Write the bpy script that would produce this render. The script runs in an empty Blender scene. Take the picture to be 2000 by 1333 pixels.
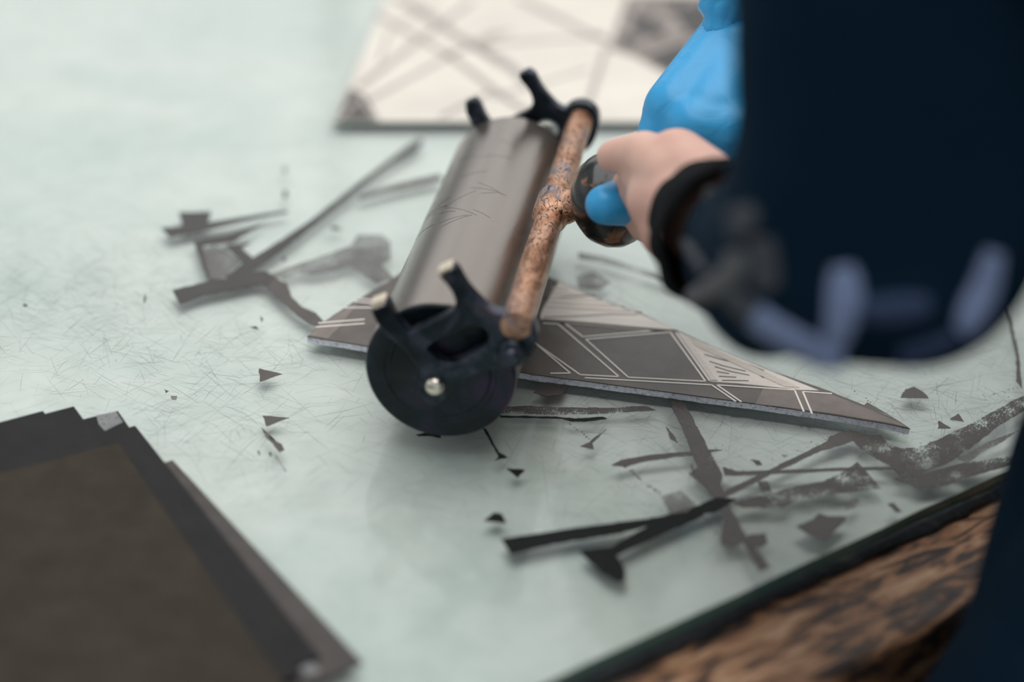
import bpy, bmesh, math, random
from math import sin, cos, pi, radians
from mathutils import Vector, Matrix, noise
from mathutils.bvhtree import BVHTree
random.seed(7)
T = 0.9                      # height of the glass top above the floor
SC = bpy.context.scene
COL = SC.collection

# ------------------------------------------------------------------ camera
F_PX, PITCH, ROLL, CAM_H = 3468.57, radians(29.88), radians(2.782), 0.5211
_fw = Vector((0, cos(PITCH), -sin(PITCH))); _r0 = Vector((1, 0, 0)); _u0 = _r0.cross(_fw)
RI = cos(ROLL)*_r0 + sin(ROLL)*_u0; UP = -sin(ROLL)*_r0 + cos(ROLL)*_u0
CAM = Vector((0, 0, T + CAM_H))
cd = bpy.data.cameras.new('camera'); cam = bpy.data.objects.new('camera', cd); COL.objects.link(cam)
m = Matrix((RI, UP, -_fw)).transposed().to_4x4(); m.translation = CAM
cam.matrix_world = m
cd.sensor_width = 36; cd.lens = F_PX*36/2000; cd.clip_start = 0.05
cd.dof.use_dof = True; cd.dof.focus_distance = 0.99; cd.dof.aperture_fstop = 2.0; cd.dof.aperture_blades = 0
SC.camera = cam
# ------------------------------------------------------------------ light
wd = bpy.data.worlds.new('world'); SC.world = wd; wd.use_nodes = True
wd.node_tree.nodes['Background'].inputs[0].default_value = (0.88, 0.95, 1.0, 1)
wd.node_tree.nodes['Background'].inputs[1].default_value = 0.50
def area(name, loc, target, sx, sy, power, color):
    l = bpy.data.lights.new(name, 'AREA'); l.shape = 'RECTANGLE'; l.size = sx; l.size_y = sy
    l.energy = power; l.color = color
    o = bpy.data.objects.new(name, l); COL.objects.link(o); o.location = loc
    o.rotation_euler = (Vector(target)-Vector(loc)).to_track_quat('-Z', 'Y').to_euler()
    return o
area('window_light', (0.1, 3.72, T+1.75), (0.1, 0, T+0.9), 3.1, 2.3, 17, (1.0, 0.985, 0.96))
area('side_window_light', (-2.75, 0.9, T+1.3), (0, 0.9, T+0.2), 2.2, 1.4, 4, (0.90, 0.96, 1.0))
area('ceiling_light', (0.45, 1.0, T+2.2), (0.45, 1.0, T), 2.8, 2.4, 52, (1.0, 0.99, 0.97))
SC.view_settings.view_transform = 'Standard'; SC.view_settings.look = 'None'
SC.view_settings.exposure = 0.02; SC.view_settings.gamma = 1.0
SC.view_settings.use_curve_mapping = False

# ------------------------------------------------------------------ helpers
def P(px, py, z=0.0):
    """photo pixel -> point on the horizontal plane z above the glass"""
    d = _fw + (px-1000)/F_PX*RI - (py-666.5)/F_PX*UP
    s = (z - CAM_H)/d.z
    return CAM + s*d
def D(px, py, dep):
    """photo pixel -> point at a distance along the lens axis"""
    return CAM + dep*(_fw + (px-1000)/F_PX*RI - (py-666.5)/F_PX*UP)

def mat(name, col=(.5,.5,.5), rough=.5, metal=0, spec=.5, coat=0, sheen=0, sss=0):
    m = bpy.data.materials.new(name); m.use_nodes = True
    b = m.node_tree.nodes['Principled BSDF']
    b.inputs['Base Color'].default_value = (*col, 1); b.inputs['Roughness'].default_value = rough
    b.inputs['Metallic'].default_value = metal; b.inputs['Specular IOR Level'].default_value = spec
    b.inputs['Coat Weight'].default_value = coat; b.inputs['Coat Roughness'].default_value = .15
    b.inputs['Sheen Weight'].default_value = sheen
    if sss:
        b.inputs['Subsurface Weight'].default_value = sss; b.inputs['Subsurface Radius'].default_value = (.01,.004,.002)
        b.inputs['Subsurface Scale'].default_value = 1
    return m
def N(m, t, **k):
    n = m.node_tree.nodes.new(t)
    for a, v in k.items():
        if hasattr(n, a): setattr(n, a, v)
        else: n.inputs[a].default_value = v
    return n
def L(m, a, b): m.node_tree.links.new(a, b)
def coords(m, scale=(1,1,1), rot=(0,0,0), kind='Object'):
    tc = N(m, 'ShaderNodeTexCoord'); mp = N(m, 'ShaderNodeMapping')
    mp.inputs['Scale'].default_value = scale; mp.inputs['Rotation'].default_value = rot
    L(m, tc.outputs[kind], mp.inputs[0]); return mp.outputs[0]
def noise_tex(m, vec, scale, detail=4, rough=.55, dist=0):
    n = N(m, 'ShaderNodeTexNoise'); n.inputs['Scale'].default_value = scale; n.inputs['Detail'].default_value = detail
    n.inputs['Roughness'].default_value = rough; n.inputs['Distortion'].default_value = dist
    L(m, vec, n.inputs['Vector']); return n.outputs['Fac']
def ramp(m, fac, stops):
    r = N(m, 'ShaderNodeValToRGB'); e = r.color_ramp.elements
    while len(e) > 1: e.remove(e[-1])
    e[0].position = stops[0][0]; e[0].color = (*stops[0][1], 1)
    for p, c in stops[1:]:
        x = e.new(p); x.color = (*c, 1)
    L(m, fac, r.inputs[0]); return r.outputs[0]
def bsdf(m): return m.node_tree.nodes['Principled BSDF']
def bump(m, fac, strength=.3, dist=.001):
    b = N(m, 'ShaderNodeBump'); b.inputs['Strength'].default_value = strength; b.inputs['Distance'].default_value = dist
    L(m, fac, b.inputs['Height']); L(m, b.outputs[0], bsdf(m).inputs['Normal'])
def mixc(m, fac, a, b):
    x = N(m, 'ShaderNodeMix', data_type='RGBA')
    if hasattr(fac, 'links'): L(m, fac, x.inputs[0])
    else: x.inputs[0].default_value = fac
    for v, s in ((a, x.inputs[6]), (b, x.inputs[7])):
        if hasattr(v, 'links'): L(m, v, s)
        else: s.default_value = (*v, 1)
    return x.outputs[2]

def tag(o, label=None, cat=None, group=None, kind=None):
    if label: o['label'] = label
    if cat: o['category'] = cat
    if group: o['group'] = group
    if kind: o['kind'] = kind
    return o
def empty(name, loc, label=None, cat=None, group=None):
    o = bpy.data.objects.new(name, None); COL.objects.link(o); o.location = loc; o.empty_display_size = .02
    tag(o, label, cat, group); bpy.context.view_layer.update(); return o
def build(name, bm, m, parent=None, smooth=False, label=None):
    """link a bmesh (world coordinates) as one mesh object"""
    me = bpy.data.meshes.new(name)
    bmesh.ops.recalc_face_normals(bm, faces=bm.faces[:])
    bm.normal_update()
    bm.to_mesh(me); bm.free()
    for mm in (m if isinstance(m, (list, tuple)) else [m]): me.materials.append(mm)
    if smooth:
        for p in me.polygons: p.use_smooth = True
    o = bpy.data.objects.new(name, me); COL.objects.link(o)
    org = Vector(parent['_o']) if parent and '_o' in parent else None
    if parent:
        o.parent = parent
        o.matrix_parent_inverse = root_matrix(parent).inverted()
    if label: o['label'] = label
    return o
def root_matrix(o):
    bpy.context.view_layer.update(); return o.matrix_world.copy()
def shade_auto(o, ang=35):
    for p in o.data.polygons: p.use_smooth = True
    bm = bmesh.new(); bm.from_mesh(o.data)
    for e in bm.edges:
        if len(e.link_faces) == 2 and e.calc_face_angle(0) > radians(ang): e.smooth = False
    bm.to_mesh(o.data); bm.free(); return o
def bevel(o, w, seg=2):
    b = o.modifiers.new('bevel', 'BEVEL'); b.width = w; b.segments = seg; b.limit_method = 'ANGLE'; b.angle_limit = radians(40); return o
def box(bm, c, ax, ay, az, hx, hy, hz):
    vs = []
    for k in (-1,1):
        for s in ((-1,-1),(1,-1),(1,1),(-1,1)):
            vs.append(bm.verts.new(Vector(c)+ax*hx*s[0]+ay*hy*s[1]+az*hz*k))
    for f in ((3,2,1,0),(4,5,6,7),(0,1,5,4),(1,2,6,5),(2,3,7,6),(3,0,4,7)): bm.faces.new([vs[i] for i in f])
    return vs
X, Y, Z = Vector((1,0,0)), Vector((0,1,0)), Vector((0,0,1))
def prism(bm, pts, thick, dirv=None, mat_top=0, mat_side=0):
    """pts: the upper outline (world); thick: depth below it"""
    dv = (dirv or -Z)*thick
    a = [bm.verts.new(p) for p in pts]; b = [bm.verts.new(p+dv) for p in pts]
    f = bm.faces.new(a); f.material_index = mat_top
    bm.faces.new(b[::-1]).material_index = mat_side
    n = len(pts)
    for i in range(n):
        bm.faces.new((a[i], b[i], b[(i+1)%n], a[(i+1)%n])).material_index = mat_side
def jag(pts, step, amp, seed=0):
    """subdivide a closed outline (world points, horizontal) and make it ragged"""
    out = []; n = len(pts)
    for i in range(n):
        p, q = pts[i], pts[(i+1)%n]; d = q-p; k = max(1, int(d.length/step))
        nr = Vector((-d.y, d.x, 0)); nr = nr.normalized() if nr.length else Vector((0,0,0))
        for j in range(k):
            v = p + d*(j/k)
            a = noise.noise(Vector((v.x*700+seed, v.y*700, 1.3)))*amp*.8 + noise.noise(Vector((v.x*160, v.y*160+seed, 5)))*amp
            out.append(v + nr*a)
    return out
def lathe(bm, prof, o, ax, seg=48, close=True, wob=None):
    """prof: list of (distance along ax, radius)"""
    t = ax.orthogonal().normalized(); s = ax.cross(t).normalized(); rings = []
    for k, (d, r) in enumerate(prof):
        ring = []
        for i in range(seg):
            th = 2*pi*i/seg; rr = r*(1+(wob(k, th) if wob else 0))
            ring.append(bm.verts.new(o+ax*d+(t*cos(th)+s*sin(th))*rr))
        rings.append(ring)
    for A, B in zip(rings, rings[1:]):
        for i in range(seg): bm.faces.new((A[i], A[(i+1)%seg], B[(i+1)%seg], B[i]))
    if close: bm.faces.new(rings[0][::-1]); bm.faces.new(rings[-1])
def tube(bm, pts, rad, seg=14, squash=None, up=None):
    rings = []; n = len(pts); prev = None
    for i, p in enumerate(pts):
        d = (pts[min(i+1,n-1)]-pts[max(i-1,0)]).normalized()
        t = (up - d*up.dot(d)).normalized() if up else (d.orthogonal().normalized() if prev is None else (prev-d*prev.dot(d)).normalized())
        prev = t; s = d.cross(t); r = rad[i] if isinstance(rad, (list,tuple)) else rad
        sq = squash or (1,1)
        rings.append([bm.verts.new(p+(t*cos(2*pi*k/seg)*sq[0]+s*sin(2*pi*k/seg)*sq[1])*r) for k in range(seg)])
    for A, B in zip(rings, rings[1:]):
        for k in range(seg): bm.faces.new((A[k], A[(k+1)%seg], B[(k+1)%seg], B[k]))
    bm.faces.new(rings[0][::-1]); bm.faces.new(rings[-1])
def spline(pts, k=6):
    out = []; n = len(pts)
    for i in range(n-1):
        p0, p1, p2, p3 = pts[max(i-1,0)], pts[i], pts[i+1], pts[min(i+2,n-1)]
        for j in range(k):
            t = j/k
            out.append(.5*((2*p1)+(p2-p0)*t+(2*p0-5*p1+4*p2-p3)*t*t+(3*p1-p0-3*p2+p3)*t**3))
    out.append(pts[-1]); return out
def capsule(bm, p, q, r1, r2, seg=16):
    d = (q-p); 
    if d.length < 1e-6: d = Vector((0,0,1e-5))
    ax = d.normalized(); prof = []
    for i in range(1, 6): th = -pi/2 + i*pi/12; prof.append((sin(th)*r1, cos(th)*r1))
    prof.append((0, r1)); prof.append((d.length, r2))
    for i in range(1, 6): th = i*pi/12; prof.append((d.length+sin(th)*r2, cos(th)*r2))
    lathe(bm, prof, p, ax, seg)
def chain(bm, pts, rs, seg=16):
    for i in range(len(pts)-1): capsule(bm, pts[i], pts[i+1], rs[i], rs[i+1], seg)
def blob(name, bm, m, parent, voxel, smooth=6, label=None):
    """join overlapping limbs into one continuous skin"""
    o = build(name, bm, m, parent, True, label)
    r = o.modifiers.new('skin', 'REMESH'); r.mode = 'VOXEL'; r.voxel_size = voxel; r.use_smooth_shade = True
    s = o.modifiers.new('smooth', 'SMOOTH'); s.factor = .5; s.iterations = smooth
    return o

# ------------------------------------------------------------------ materials
def ink_mat(name, col, rough, grain=900, wear=None, spec=.5):
    m = mat(name, col, rough, 0, spec)
    v = coords(m)
    g = noise_tex(m, v, grain, 3, .7); w = noise_tex(m, v, 60, 4, .6)
    c = ramp(m, w, [(.3, tuple(x*.8 for x in col)), (.7, tuple(min(1, x*1.25) for x in col))])
    L(m, c, bsdf(m).inputs['Base Color']); bump(m, g, .35, .0002)
    if wear:
        mul = N(m, 'ShaderNodeMath', operation='ADD'); L(m, g, mul.inputs[0]); L(m, w, mul.inputs[1])
        hv = N(m, 'ShaderNodeMath', operation='MULTIPLY'); L(m, mul.outputs[0], hv.inputs[0]); hv.inputs[1].default_value = .5
        r = ramp(m, hv.outputs[0], [(wear[0]/2, (0,0,0)), (wear[1]/2, (1,1,1))])
        inv = N(m, 'ShaderNodeInvert'); L(m, r, inv.inputs['Color'])
        L(m, inv.outputs[0], bsdf(m).inputs['Alpha'])
    return m
M = {}
M['ink'] = ink_mat('printing_ink', (.030,.026,.023), .42)
M['ink_thin'] = ink_mat('thin_printing_ink', (.075,.062,.056), .48, wear=(1.12,1.34))
M['ink_haze'] = ink_mat('hazy_printing_ink', (.17,.155,.15), .5, wear=(.55,1.35))
M['lino'] = ink_mat('inked_lino', (.098,.079,.066), .40, 1400)
M['lino_light'] = ink_mat('pale_inked_lino', (.20,.162,.142), .46, 1400)  # paler tone of the same lino; at the plate's tip it paints the sheen
M['backing'] = mat('jute_backing', (.34,.34,.35), .9)
v = coords(M['backing']); n_ = noise_tex(M['backing'], v, 500, 4, .7)
L(M['backing'], ramp(M['backing'], n_, [(.3,(.25,.24,.23)),(.46,(.70,.70,.76)),(.75,(.88,.90,.98))]), bsdf(M['backing']).inputs['Base Color']); bump(M['backing'], n_, .5, .0003)
M['cream'] = mat('carved_cream_lino', (.62,.54,.47), .6)
v = coords(M['cream'], (60, 900, 60), (0,0,.5)); n_ = noise_tex(M['cream'], v, 1, 3)
L(M['cream'], ramp(M['cream'], n_, [(.25,(.74,.66,.59)),(.6,(.86,.78,.70)),(.8,(.90,.83,.76))]), bsdf(M['cream']).inputs['Base Color']); bump(M['cream'], n_, .15, .00006)
M['groove'] = mat('groove_line', (.93,.87,.80), .6)
M['groove_dark'] = mat('dark_groove', (.02,.018,.016), .6)
M['plate_cream'] = mat('plate_cream', (.72,.66,.58), .55)
v = coords(M['plate_cream']); n_ = noise_tex(M['plate_cream'], v, 14, 3)
L(M['plate_cream'], ramp(M['plate_cream'], n_, [(.3,(.70,.63,.56)),(.7,(.80,.74,.65))]), bsdf(M['plate_cream']).inputs['Base Color'])
M['plate_line'] = mat('faint_ink_band', (.40,.345,.315), .5)
M['plate_edge'] = mat('plate_edge', (.22,.27,.25), .6)
# painted panel under the glass
M['panel'] = mat('pale_green_panel', (.6,.68,.63), .55)
v = coords(M['panel']); n1 = noise_tex(M['panel'], v, 5, 5, .6, .4); n2 = noise_tex(M['panel'], v, 38, 5, .7, .6)
cA = ramp(M['panel'], n1, [(.30,(.55,.595,.57)),(.46,(.64,.655,.63)),(.62,(.71,.705,.67)),(.8,(.645,.675,.64))])
cB = ramp(M['panel'], n2, [(.35,(.82,.85,.84)),(.6,(1,1,1))])
mx = N(M['panel'], 'ShaderNodeMix', data_type='RGBA', blend_type='MULTIPLY'); mx.inputs[0].default_value = .65
L(M['panel'], cA, mx.inputs[6]); L(M['panel'], cB, mx.inputs[7]); L(M['panel'], mx.outputs[2], bsdf(M['panel']).inputs['Base Color'])
# glass: clear sheet, mirrors by Fresnel on its upper face only
def glass_mat(name, tint, rough):
    m = bpy.data.materials.new(name); m.use_nodes = True; nt = m.node_tree; nt.nodes.clear()
    out = N(m, 'ShaderNodeOutputMaterial'); mix = N(m, 'ShaderNodeMixShader'); tr = N(m, 'ShaderNodeBsdfTransparent'); gl = N(m, 'ShaderNodeBsdfGlossy')
    tr.inputs[0].default_value = (*tint, 1); gl.inputs['Roughness'].default_value = rough
    fr = N(m, 'ShaderNodeFresnel'); fr.inputs[0].default_value = 1.52
    ge = N(m, 'ShaderNodeNewGeometry'); sub = N(m, 'ShaderNodeMath', operation='SUBTRACT'); sub.inputs[0].default_value = 1
    L(m, ge.outputs['Backfacing'], sub.inputs[1]); mu = N(m, 'ShaderNodeMath', operation='MULTIPLY')
    L(m, fr.outputs[0], mu.inputs[0]); L(m, sub.outputs[0], mu.inputs[1]); L(m, mu.outputs[0], mix.inputs[0])
    L(m, tr.outputs[0], mix.inputs[1]); L(m, gl.outputs[0], mix.inputs[2]); L(m, mix.outputs[0], out.inputs[0])
    v = coords(m, (1,1,1)); n = noise_tex(m, v, 120, 6, .7)
    b = N(m, 'ShaderNodeBump'); b.inputs['Strength'].default_value = .06; b.inputs['Distance'].default_value = .0005
    L(m, n, b.inputs['Height']); L(m, b.outputs[0], gl.inputs['Normal'])
    return m
M['glass'] = glass_mat('clear_glass', (.965,.985,.975), .10)
M['glass_edge'] = mat('green_glass_edge', (.07,.15,.13), .2, 0, .6)
M['scratch'] = mat('ink_in_scratch', (.035,.04,.035), .8, 0, .1)
# wood of the table
M['wood'] = mat('stained_table_wood', (.2,.1,.05), .55)
mw = M['wood']
EDGE0 = P(1070, 1333); EDGE1 = P(2000, 905)
EU = (EDGE1-EDGE0).normalized(); EV = Vector((-EU.y, EU.x, 0))      # along the table edge, and inwards
ang = math.atan2(EU.y, EU.x)
tc = N(mw, 'ShaderNodeTexCoord'); mr = N(mw, 'ShaderNodeMapping'); mr.inputs['Rotation'].default_value = (0,0,-ang)
ms = N(mw, 'ShaderNodeMapping'); ms.inputs['Scale'].default_value = (26, 130, 60)
L(mw, tc.outputs['Object'], mr.inputs[0]); L(mw, mr.outputs[0], ms.inputs[0])
n1 = noise_tex(mw, ms.outputs[0], 1, 6, .62, .8); n2 = noise_tex(mw, mr.outputs[0], 22, 5, .65, .5)
cw = ramp(mw, n1, [(.36,(.015,.013,.014)),(.45,(.08,.045,.03)),(.53,(.32,.15,.07)),(.68,(.55,.34,.21))])
dk = ramp(mw, n2, [(.36,(0,0,0)),(.46,(1,1,1))])
L(mw, mixc(mw, dk, (.06,.05,.047), cw), bsdf(mw).inputs['Base Color']); bump(mw, n1, .5, .001)
M['grime'] = mat('black_ink_grime', (.010,.012,.013), .55)
v = coords(M['grime']); n_ = noise_tex(M['grime'], v, 140, 5, .7)
L(M['grime'], ramp(M['grime'], n_, [(.45,(.006,.008,.010)),(.62,(.02,.022,.026)),(.75,(.10,.07,.05))]), bsdf(M['grime']).inputs['Base Color']); bump(M['grime'], n_, .8, .002)
M['dark_wood'] = mat('dark_wood', (.02,.017,.015), .6)
# roller
M['drum'] = ink_mat('ink_covered_rubber', (.25,.215,.19), .20, 1300)
M['drum'].node_tree.links.remove(bsdf(M['drum']).inputs['Base Color'].links[0])
bsdf(M['drum']).inputs['Metallic'].default_value = .75
bsdf(M['drum']).inputs['Specular IOR Level'].default_value = .9
M['drum_end'] = mat('drum_end', (.012,.012,.014), .45)
def patina(name, base, spots, rough, metal=.6, scale=60):
    m = mat(name, base, rough, metal); v = coords(m); n = noise_tex(m, v, scale, 5, .65, .6)
    L(m, ramp(m, n, spots), bsdf(m).inputs['Base Color']); n2 = noise_tex(m, v, scale*5, 3); bump(m, n2, .25, .0006); return m
M['steel'] = patina('blued_steel', (.03,.04,.05), [(.38,(.006,.009,.012)),(.5,(.014,.024,.034)),(.6,(.06,.065,.095)),(.72,(.07,.03,.03))], .30, .55, 45)
M['steel_disc'] = patina('blued_steel_disc', (.02,.03,.035), [(.38,(.003,.006,.008)),(.5,(.006,.016,.022)),(.6,(.03,.02,.05)),(.7,(.05,.008,.008))], .38, .4, 35)
YAW0 = radians(7.4)
mc = M['copper'] = mat('worn_copper_bar', (.4,.2,.12), .36, .75)
v = coords(mc); v = coords(mc, (1,.35,1), (0,0,YAW0)); n1 = noise_tex(mc, v, 32, 7, .7, 1.0); n2 = noise_tex(mc, v, 230, 6, .75, 3.0)
c1 = ramp(mc, n1, [(.36,(.05,.022,.016)),(.44,(.45,.20,.10)),(.50,(.66,.37,.24)),(.56,(.50,.30,.22)),(.62,(.34,.31,.36)),(.72,(.22,.07,.04))])
c2 = ramp(mc, n2, [(.43,(0,0,0)),(.465,(1,1,1))])
L(mc, mixc(mc, c2, (.022,.020,.026), c1), bsdf(mc).inputs['Base Color']); bump(mc, n2, .5, .0008)
M['brass'] = mat('worn_brass_tip', (.80,.68,.54), .35, .2)
M['nickel'] = mat('nickel_bolt', (.75,.68,.58), .18, 1)
mh = M['handle'] = mat('lacquered_handle', (.05,.03,.02), .25, 0, .45, .3)
v = coords(mh); n1 = noise_tex(mh, v, 55, 5, .6, .8)
L(mh, ramp(mh, n1, [(.46,(.005,.007,.008)),(.58,(.02,.015,.012)),(.65,(.26,.10,.035)),(.74,(.20,.13,.09))]), bsdf(mh).inputs['Base Color'])
# person
mk = M['skin'] = mat('skin', (.74,.47,.38), .5, 0, .4, sss=.25)
v = coords(mk); n1 = noise_tex(mk, v, 28, 4); L(mk, ramp(mk, n1, [(.3,(.68,.37,.30)),(.7,(.76,.50,.40))]), bsdf(mk).inputs['Base Color'])
M['nitrile'] = mat('blue_nitrile_glove', (.035,.36,.70), .38, 0, .5, sss=.1)
v = coords(M['nitrile']); bump(M['nitrile'], noise_tex(M['nitrile'], v, 60, 3, .5, 1), .35, .002)
def cloth(name, col, s=900):
    m = mat(name, col, .9, 0, .08, sheen=.0); v = coords(m); bump(m, noise_tex(m, v, s, 2), .3, .0006); return m
M['navy'] = cloth('navy_cloth', (.0035,.015,.030)); M['navy_light'] = cloth('navy_rib', (.04,.058,.11))
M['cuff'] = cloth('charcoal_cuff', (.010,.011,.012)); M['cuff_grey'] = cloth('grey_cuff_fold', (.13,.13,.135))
M['trim'] = cloth('pale_blue_trim', (.22,.275,.43)); M['hair'] = mat('dark_hair', (.02,.012,.008), .5)
M['wall'] = mat('plaster_wall', (.55,.56,.55), .9); M['floor'] = mat('dark_floor', (.05,.048,.045), .7)
v = coords(M['floor']); n_ = noise_tex(M['floor'], v, 3, 5); L(M['floor'], ramp(M['floor'], n_, [(.3,(.035,.033,.032)),(.7,(.07,.066,.06))]), bsdf(M['floor']).inputs['Base Color'])
M['frame'] = mat('window_paint', (.6,.6,.58), .5)

# ------------------------------------------------------------------ room
def struct(name, bm, m): return tag(build(name, bm, m), kind='structure')
bm = bmesh.new(); box(bm, (0,1,-.05), X, Y, Z, 3.2, 3.2, .05); struct('floor', bm, M['floor'])
bm = bmesh.new()                                   # back wall with one wide window opening
yb = 3.85; x0, x1, z0, z1 = -1.5, 1.7, T+.55, T+2.95
box(bm, ((-3.2+x0)/2, yb, 2.1), X, Y, Z, (x0+3.2)/2, .08, 2.1); box(bm, ((x1+3.2)/2, yb, 2.1), X, Y, Z, (3.2-x1)/2, .08, 2.1)
box(bm, ((x0+x1)/2, yb, z0/2), X, Y, Z, (x1-x0)/2, .08, z0/2); box(bm, ((x0+x1)/2, yb, (z1+4.2)/2), X, Y, Z, (x1-x0)/2, .08, (4.2-z1)/2)
struct('wall_back', bm, M['wall'])
bm = bmesh.new()
for xx in (x0+.03, x0+1.07, x0+2.13, x1-.03): box(bm, (xx, yb, (z0+z1)/2), X, Y, Z, .03, .04, (z1-z0)/2)
for zz in (z0+.03, z1-.03): box(bm, ((x0+x1)/2, yb, zz), X, Y, Z, (x1-x0)/2, .04, .03)
struct('window_1', bm, M['frame'])

# ------------------------------------------------------------------ table
C0 = EDGE0
def TE(a, b, z): return Vector((C0.x, C0.y, 0)) + EU*a + EV*b + Vector((0,0,T+z))
table = empty('work_table', TE(.3, .5, -T), 'heavy ink-stained wooden work table under the glass sheet', 'table')
a0, a1, b0, b1 = -.55, 1.35, 0, 1.45
RIM = .062
bm = bmesh.new(); box(bm, TE((a0+a1)/2, .008-RIM/2, -.042), EU, EV, Z, (a1-a0)/2+.05, RIM/2+.004, .028)
o = bevel(build('edge_plank', bm, M['wood'], table, label='worn brown plank along the table edge'), .006, 3)
bm = bmesh.new(); box(bm, TE((a0+a1)/2, (b0+b1)/2+.014, -.045), EU, EV, Z, (a1-a0)/2+.05, (b1-b0)/2, .03)
build('table_board', bm, M['dark_wood'], table)
bm = bmesh.new(); box(bm, TE((a0+a1)/2, (b0+b1)/2+.006, -.0110), EU, EV, Z, (a1-a0)/2, (b1-b0)/2, .0035)
build('painted_panel', bm, M['panel'], table, label='pale green painted panel beneath the glass')
bm = bmesh.new()                                   # built-up black ink crust along the edge of the glass
n = 240
top = []; bot = []
for i in range(n+1):
    a = a0+(a1-a0)*i/n
    wv = .004+.003*noise.noise(Vector((a*18, 2, 0)))+.003*noise.noise(Vector((a*90, 7, 0)))
    hz = -.0085+.0012*noise.noise(Vector((a*60, 0, 3)))
    top.append((bm.verts.new(TE(a, .006, hz)), bm.verts.new(TE(a, -.004, hz-.001)), bm.verts.new(TE(a, -wv, -.0133))))
for i in range(n):
    for k in range(2): bm.faces.new((top[i][k], top[i][k+1], top[i+1][k+1], top[i+1][k]))
build('ink_crust', bm, M['grime'], table, True, 'black crust of dried ink along the glass edge')
for k in range(2):                                  # lower rails and legs
    bm = bmesh.new(); box(bm, TE((a0+a1)/2, (.06, b1-.04)[k], -.14), EU, EV, Z, (a1-a0)/2-.05, .012, .06); build('rail', bm, M['dark_wood'], table)
for aa in (a0+.08, a1-.08):
    for bb in (.07, b1-.06):
        bm = bmesh.new(); box(bm, TE(aa, bb, -.49), EU, EV, Z, .035, .035, .41); bevel(build('leg', bm, M['dark_wood'], table), .004)

glass = empty('glass_sheet', TE(.3, .5, -.007), 'thick scratched glass sheet covering the pale green table top', 'glass')
bm = bmesh.new()
ed = [TE(a1-(a1-a0)*i/60, .0012*noise.noise(Vector((i*.7,0,0))), 0) for i in range(61)]
prism(bm, ed + [TE(a0, b1, 0), TE(a1, b1, 0)][::1], .0068)
for f in bm.faces:
    f.material_index = 1 if abs(f.normal.z) < .5 else 0
bmesh.ops.recalc_face_normals(bm, faces=bm.faces[:]); bm.normal_update()
for f in bm.faces: f.material_index = 0 if abs(f.normal.z) > .5 else 1
build('pane', bm, [M['glass'], M['glass_edge']], glass)
# hairline scratches in the glass, real thin slivers filled with ink
bm = bmesh.new()
rs = random.Random(3)
def sliver(bm, pts, w, z):
    L_, R_ = [], []
    for i, p in enumerate(pts):
        d = pts[min(i+1,len(pts)-1)]-pts[max(i-1,0)]; n = Vector((-d.y, d.x, 0)).normalized()
        k = w*(.25+.75*sin(pi*(i+.3)/(len(pts)-.4)))
        L_.append(bm.verts.new(p+n*k+Z*z)); R_.append(bm.verts.new(p-n*k+Z*z))
    for i in range(len(pts)-1): bm.faces.new((L_[i], R_[i], R_[i+1], L_[i+1]))
cl = [((130,600),230,420), ((420,700),200,260), ((330,880),160,120), ((1500,900),260,160), ((1850,760),150,160), ((1250,830),160,90), ((600,800),200,120), ((1100,1000),250,90), ((1700,800),130,120), ((60,560),160,200), ((700,420),300,40), ((1150,600),130,70)]
for (cx, cy), sp, cnt in cl:
    for _ in range(int(cnt*1.7)):
        p = P(cx+rs.gauss(0, sp), cy+rs.gauss(0, sp*.42))
        if (p-TE(0,0,0)).dot(EV) < .02: continue
        th = rs.choice([.35, 1.1, 2.4, 2.8, rs.uniform(0, pi)])+rs.gauss(0, .25); ln = rs.uniform(.004, .03)*(2.2 if rs.random() < .08 else 1); k = rs.gauss(0, .07)
        pts = []
        for j in range(6):
            pts.append(p.copy()); p = p+Vector((cos(th), sin(th), 0))*ln/5; th += k/5
        if (p-TE(0,0,0)).dot(EV) < .02: continue
        sliver(bm, pts, rs.uniform(.000025, .00006)*(1.7 if rs.random() < .07 else 1), .00008)
s = build('scratches', bm, M['scratch'], glass); s['kind'] = 'stuff'
s['label'] = 'fine inked hairline scratches'

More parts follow.
